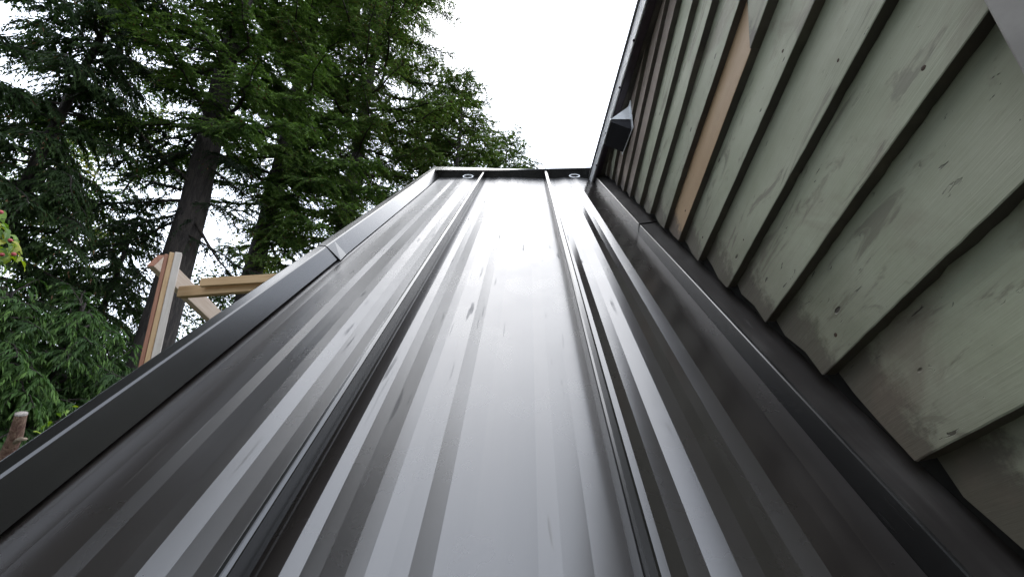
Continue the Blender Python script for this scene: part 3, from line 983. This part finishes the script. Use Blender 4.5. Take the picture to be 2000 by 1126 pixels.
for k, (px, py, dp, Lm, lbl, sd_) in enumerate(((908, 148, 14.5, 2.2, 'small cone-laden fir with a pointed top against the white sky', 21),
                                           (988, 266, 16.0, 2.3, 'lowest fir top beside the open sky above the end flashing', 22),
                                           (835, 215, 16.5, 2.6, 'green fir top between the tall dense fir and the small pointed one', 23))):
    q = at(px, py, dp); ft = Vector((q.x, q.y, 0))
    th, pl, cr, tp, hh, rng = conifer('fir_tree', lbl, 'tree', ft, Vector((0, 0, 0)), q.z, .16, FIRCONE, q.z - 5.0, .11, Lm, sd_,
                                      prof=lambda x: (1 - x) ** .55, e=(.5, -.05), dr=.2)
    finish(th, cr, rng)

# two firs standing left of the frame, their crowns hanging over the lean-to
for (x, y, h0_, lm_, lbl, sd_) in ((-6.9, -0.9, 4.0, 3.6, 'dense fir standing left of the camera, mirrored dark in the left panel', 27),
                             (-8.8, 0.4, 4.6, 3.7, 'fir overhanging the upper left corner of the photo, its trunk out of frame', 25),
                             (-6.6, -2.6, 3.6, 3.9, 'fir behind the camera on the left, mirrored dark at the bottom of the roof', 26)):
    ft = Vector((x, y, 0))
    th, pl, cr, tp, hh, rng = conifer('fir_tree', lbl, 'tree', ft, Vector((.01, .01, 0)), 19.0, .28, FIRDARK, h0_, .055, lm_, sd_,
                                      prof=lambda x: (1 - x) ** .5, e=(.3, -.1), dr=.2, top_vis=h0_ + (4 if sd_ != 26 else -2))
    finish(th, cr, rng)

# dark drooping cedars on the left
for (px, py, dp, H, lm, lbl, sd_) in ((20, 420, 6.6, 15.0, 2.1, 'dark drooping cedar filling the upper left corner', 31),
                                 (215, 560, 8.2, 7.4, 1.75, 'dark cedar standing between the left corner cedar and the big fir trunk', 32)):
    q = at(px, py, dp); ft = Vector((q.x, q.y, 0))
    th, pl, cr, tp, hh, rng = conifer('cedar_tree', lbl, 'tree', ft, Vector((0, 0, 0)), H, .11, CED, 1.0, .08, lm, sd_, prof=lambda x: (1 - x) ** .55,
                                      e=(.25, -.1), dr=.35, top_vis=vis_h((ft.x, ft.y), -60))
    finish(th, cr, rng, M_CEDAR, 'spray')
# bright feathery young cedars low on the left
for (px, dp, ytop, lm, lbl, sd_) in ((-40, 4.0, 560, 1.2, 'bright feathery young cedar at the left edge under the red-berried branch', 41),
                               (120, 4.6, 585, 1.15, 'bright feathery young cedar right of the one at the left edge', 42),
                               (225, 5.2, 690, .95, 'low young cedar touching the roof edge left of the timber post', 43)):
    q = at(px, 700, dp); ft = Vector((q.x, q.y, 0)); H = vis_h((ft.x, ft.y), ytop)
    th, pl, cr, tp, hh, rng = conifer('young_cedar', lbl, 'young tree', ft, Vector((0, 0, 0)), H, .06, CEDB, 1.3, .05, lm, sd_, prof=lambda x: (1 - x) ** .5,
                                      e=(.7, .15), dr=.55)
    finish(th, cr, rng, M_CEDAR, 'spray')


def broadleaf(name, label, foot_, H, rad, nleaf, lsize, cols, seed, h0=1.0, r0=.06, cat='tree'):
    rng = np.random.default_rng(seed)
    th = thing(name, label, cat, foot_)
    pl = Plant()
    top = np.array([foot_.x, foot_.y, H])
    hh = np.linspace(0, H, 10)
    tp = np.stack([foot_.x + .15 * np.sin(hh), foot_.y + .1 * np.cos(hh * 1.3), hh - .03], 1)
    pl.tube(tp, r0 * (1 - hh / H * .85), 9); pl.wood('trunk', M_BARK, th)
    cr = Plant(); nb = 46
    per = nleaf // nb
    for i in range(nb):
        h = h0 + (H - h0) * rng.random() ** .8
        p0 = np.array([np.interp(h, hh, tp[:, k]) for k in range(3)])
        L = rad * math.sqrt(max(.08, 1 - ((h - h0) / (H - h0) - .35) ** 2 * 1.7)) * rng.uniform(.6, 1.1)
        pts = branch(cr, rng, p0, rng.uniform(0, 6.28), L, rng.uniform(.2, .8), .25, FIR, density=0, r0=.012)
        tt = rng.uniform(.25, 1, per)
        pos = np.stack([np.interp(tt, np.linspace(0, 1, 9), pts[:, k]) for k in range(3)], 1) + rng.normal(0, .16 * rad ** .6, (per, 3))
        D = rng.normal(size=(per, 3)); D[:, 2] = -abs(D[:, 2]) * .6
        C = np.array(cols)[rng.integers(0, len(cols), per)] * rng.uniform(.7, 1.25, (per, 1))
        Ln = lsize * rng.uniform(.6, 1.2, per)
        cr.shoots(pos, D, Ln, Ln * .32, C)
    cr.wood('limbs', M_TWIG, th); cr.leaves('crown', M_LEAF, th, rng, 'leaf')


YG = [(.10, .13, .02), (.07, .11, .02), (.13, .12, .022), (.05, .085, .02)]
DG = [(.035, .07, .018), (.05, .09, .02), (.028, .055, .016)]
for (px, py, dp, ytop, rad, n_, ls, cols, lbl, sd_) in (
        (215, 300, 15, 215, 2.4, 9000, .13, YG, 'yellow green broadleaf tree far behind the left cedars', 51),
        (60, 380, 17, 260, 3.0, 9000, .14, DG, 'green broadleaf tree far behind the left corner cedar', 52),
        (500, 600, 13, 535, 2.6, 9000, .11, YG, 'yellow green broadleaf thicket behind the timber rail', 53),
        (425, 640, 9, 548, 1.5, 7000, .075, DG, 'green broadleaf bush behind the timber brace', 54),
        (700, 520, 17, 430, 3.2, 9000, .13, DG, 'green broadleaf tree low behind the second fir', 55)):
    q = at(px, py, dp); ft = Vector((q.x, q.y, 0)); H = vis_h((ft.x, ft.y), ytop)
    broadleaf('broadleaf_tree', lbl, ft, H, rad, n_, ls, cols, sd_, h0=.8)

# red-berried branch entering at the left edge: its tree stands outside the frame
dq = at(-170, 520, 2.6)
dog = thing('berry_tree', 'yellow green leafy branch with red berries at the left edge of the photo', 'tree', (dq.x, dq.y, 0))
pl = Plant(); rng = np.random.default_rng(61)
hh = np.linspace(0, dq.z + .5, 8)
pl.tube(np.stack([dq.x + .03 * np.sin(hh * 2), dq.y + 0 * hh, hh], 1), .045 * (1 - hh / (dq.z + 1.2)), 8); pl.wood('trunk', M_BARK, dog)
tw = Plant()
leafpos = []
for (x0, y0_, x1, y1_) in ((-170, 480, 35, 470), (-170, 440, 18, 430), (-170, 500, 28, 520), (-170, 470, 22, 445), (-170, 490, 44, 500), (-170, 500, 12, 505), (-170, 450, 5, 415), (-150, 420, -20, 380), (-150, 540, -30, 560)):
    a = np.array(at(x0, y0_, 2.6)); b = np.array(at(x1, y1_, 2.5)); tt = np.linspace(0, 1, 6)[:, None]
    pts = a + (b - a) * tt + np.array([0, 0, .05]) * np.sin(tt * 3.1)
    tw.tube(pts, .006 * (1 - .7 * tt[:, 0]), 4)
    leafpos.append(pts)
tw.wood('limbs', M_TWIG, dog)


def leaf_mesh(L, wd, bend, col):
    n = 6; v = []; t = []
    for i in range(n + 1):
        u = i / n; w_ = wd * math.sin(math.pi * u ** .75) * (1 - .25 * u)
        z = -bend * L * u * u
        for sgn in (-1, 0, 1):
            v.append((L * u, sgn * w_, z + abs(sgn) * w_ * .35 + .004 * math.sin(9 * u) * sgn)); t.append(col)
    f = []
    for i in range(n):
        for k in range(2):
            a = i * 3 + k; f.append((a, a + 3, a + 4, a + 1))
    return np.array(v), np.array(f), np.array(t)


lm_cache = []
for k, c_ in enumerate(((.20, .27, .02), (.13, .22, .025), (.26, .27, .03), (.10, .18, .03))):
    v_, f_, t_ = leaf_mesh(.085, .021, .25 + .12 * k, c_)
    me = raw_mesh('leaf', v_, f_, t_); me.materials.append(M_LEAF); me.polygons.foreach_set('use_smooth', [True] * len(me.polygons)); lm_cache.append(me)


def put(name, me, parent, pos, rot, sc_=1.0, label=None):
    o = bpy.data.objects.new(name, me); COL.objects.link(o); o.parent = parent
    o.location = Vector(pos) - root_loc(parent); o.rotation_euler = rot; o.scale = (sc_,) * 3
    if label: o['label'] = label
    return o


rr = random.Random(8)
for bi, pts in enumerate(leafpos):
    for k in range(9):
        t_ = rr.uniform(.3, .95); p = pts[0] + (pts[-1] - pts[0]) * t_ + np.array([rr.uniform(-.03, .0), rr.uniform(-.04, .04), rr.uniform(-.03, .05)])
        put('leaf', lm_cache[rr.randrange(4)], dog, p, (rr.uniform(-.7, .7), rr.uniform(.2, 1.1), rr.uniform(-1.5, 1.4)), rr.uniform(.8, 1.2))
for (px, py) in ((-8, 418), (-6, 432), (2, 436), (-4, 448), (6, 452), (12, 462), (2, 468), (16, 474), (-6, 480), (10, 484), (22, 470), (26, 480), (14, 494), (0, 496), (22, 492), (28, 486),
                 (-10, 505), (6, 505), (18, 500), (30, 498), (-4, 440), (8, 470), (18, 484), (-2, 486), (12, 446), (34, 492), (36, 474), (40, 500), (34, 482), (20, 458), (26, 464), (38, 506)):
    put('leaf', lm_cache[rr.randrange(4)], dog, at(px, py, rr.uniform(2.44, 2.58)), (rr.uniform(-.9, .9), rr.uniform(.35, 1.35), rr.uniform(-1.1, .9)), rr.uniform(.75, 1.1))
bm = bmesh.new(); bmesh.ops.create_icosphere(bm, subdivisions=2, radius=.0125)
bme = bpy.data.meshes.new('berry'); bm.to_mesh(bme); bm.free(); bme.materials.append(M_BERRY)
bme.polygons.foreach_set('use_smooth', [True] * len(bme.polygons))
for (px, py) in ((20, 469), (27, 496), (4, 497), (1, 414), (-30, 480), (-60, 450)):
    put('berry', bme, dog, at(px, py, 2.44), (0, 0, 0), rr.uniform(.9, 1.15))

# pruned trunk low at the left edge
sq = at(28, 870, 3.0)
st = thing('pruned_trunk', 'pruned reddish trunk with pale cut end and side stub at the left edge', 'cut trunk', (sq.x - .05, sq.y, 0))
pl = Plant()
top = np.array(at(42, 806, 3.0)); mid = np.array(at(30, 852, 3.0)); low = np.array(at(8, 900, 3.02))
pl.tube(np.array([[sq.x - .12, sq.y, 0], [sq.x - .11, sq.y, 1.4], low, mid, mid * .4 + top * .6, top]), np.array([.06, .05, .046, .042, .036, .034]), 12)
pl.wood('trunk', M_STUMPB, st)
cc = Plant(); ax = unit(top - mid)
cc.tube(np.array([top - ax * .014, top + ax * .001, top + ax * .003]), np.array([.0352, .0348, .001]), 12); cc.wood('cut_end', M_STUMPC, st)
sb = Plant(); e1 = np.array(at(50, 857, 2.97)); sb.tube(np.array([mid - ax * .05, (mid + e1) / 2 - np.array([0, 0, .01]), e1, e1 + np.array([.003, 0, 0])]), np.array([.022, .018, .012, .001]), 9)
sb.wood('side_stub', M_STUMPS, st)

# a few sprigs of fresh leaves showing over the rake
sp_ = at(110, 850, 2.7)
sh = thing('leafy_sprig', 'thin sprig with small fresh green leaves just over the left roof edge', 'shrub', (sp_.x, sp_.y, 0))
tw = Plant()
a = np.array([sp_.x, sp_.y, 0]); b = np.array(at(112, 822, 2.7)); c3 = np.array(at(143, 792, 2.7)); d3 = np.array(at(92, 826, 2.7))
tw.tube(np.array([a, (a + b) / 2 + .02, b, c3]), np.array([.012, .01, .005, .002]), 5); tw.tube(np.array([b, d3]), np.array([.004, .002]), 4)
tw.wood('stem', M_TWIG, sh)
for (px, py, ry, rz, k) in ((122, 803, .3, .2, 1), (140, 794, -.2, .5, 0), (100, 822, .5, 2.6, 1), (112, 806, .2, 2.0, 3), (90, 830, .4, 3.0, 1), (64, 842, .1, .6, 0), (132, 800, .4, -.6, 1)):
    put('leaf', lm_cache[k], sh, at(px, py, 2.68), (rr.uniform(-.5, .5), ry, rz), .55)

print('TRIS', TRI[0])
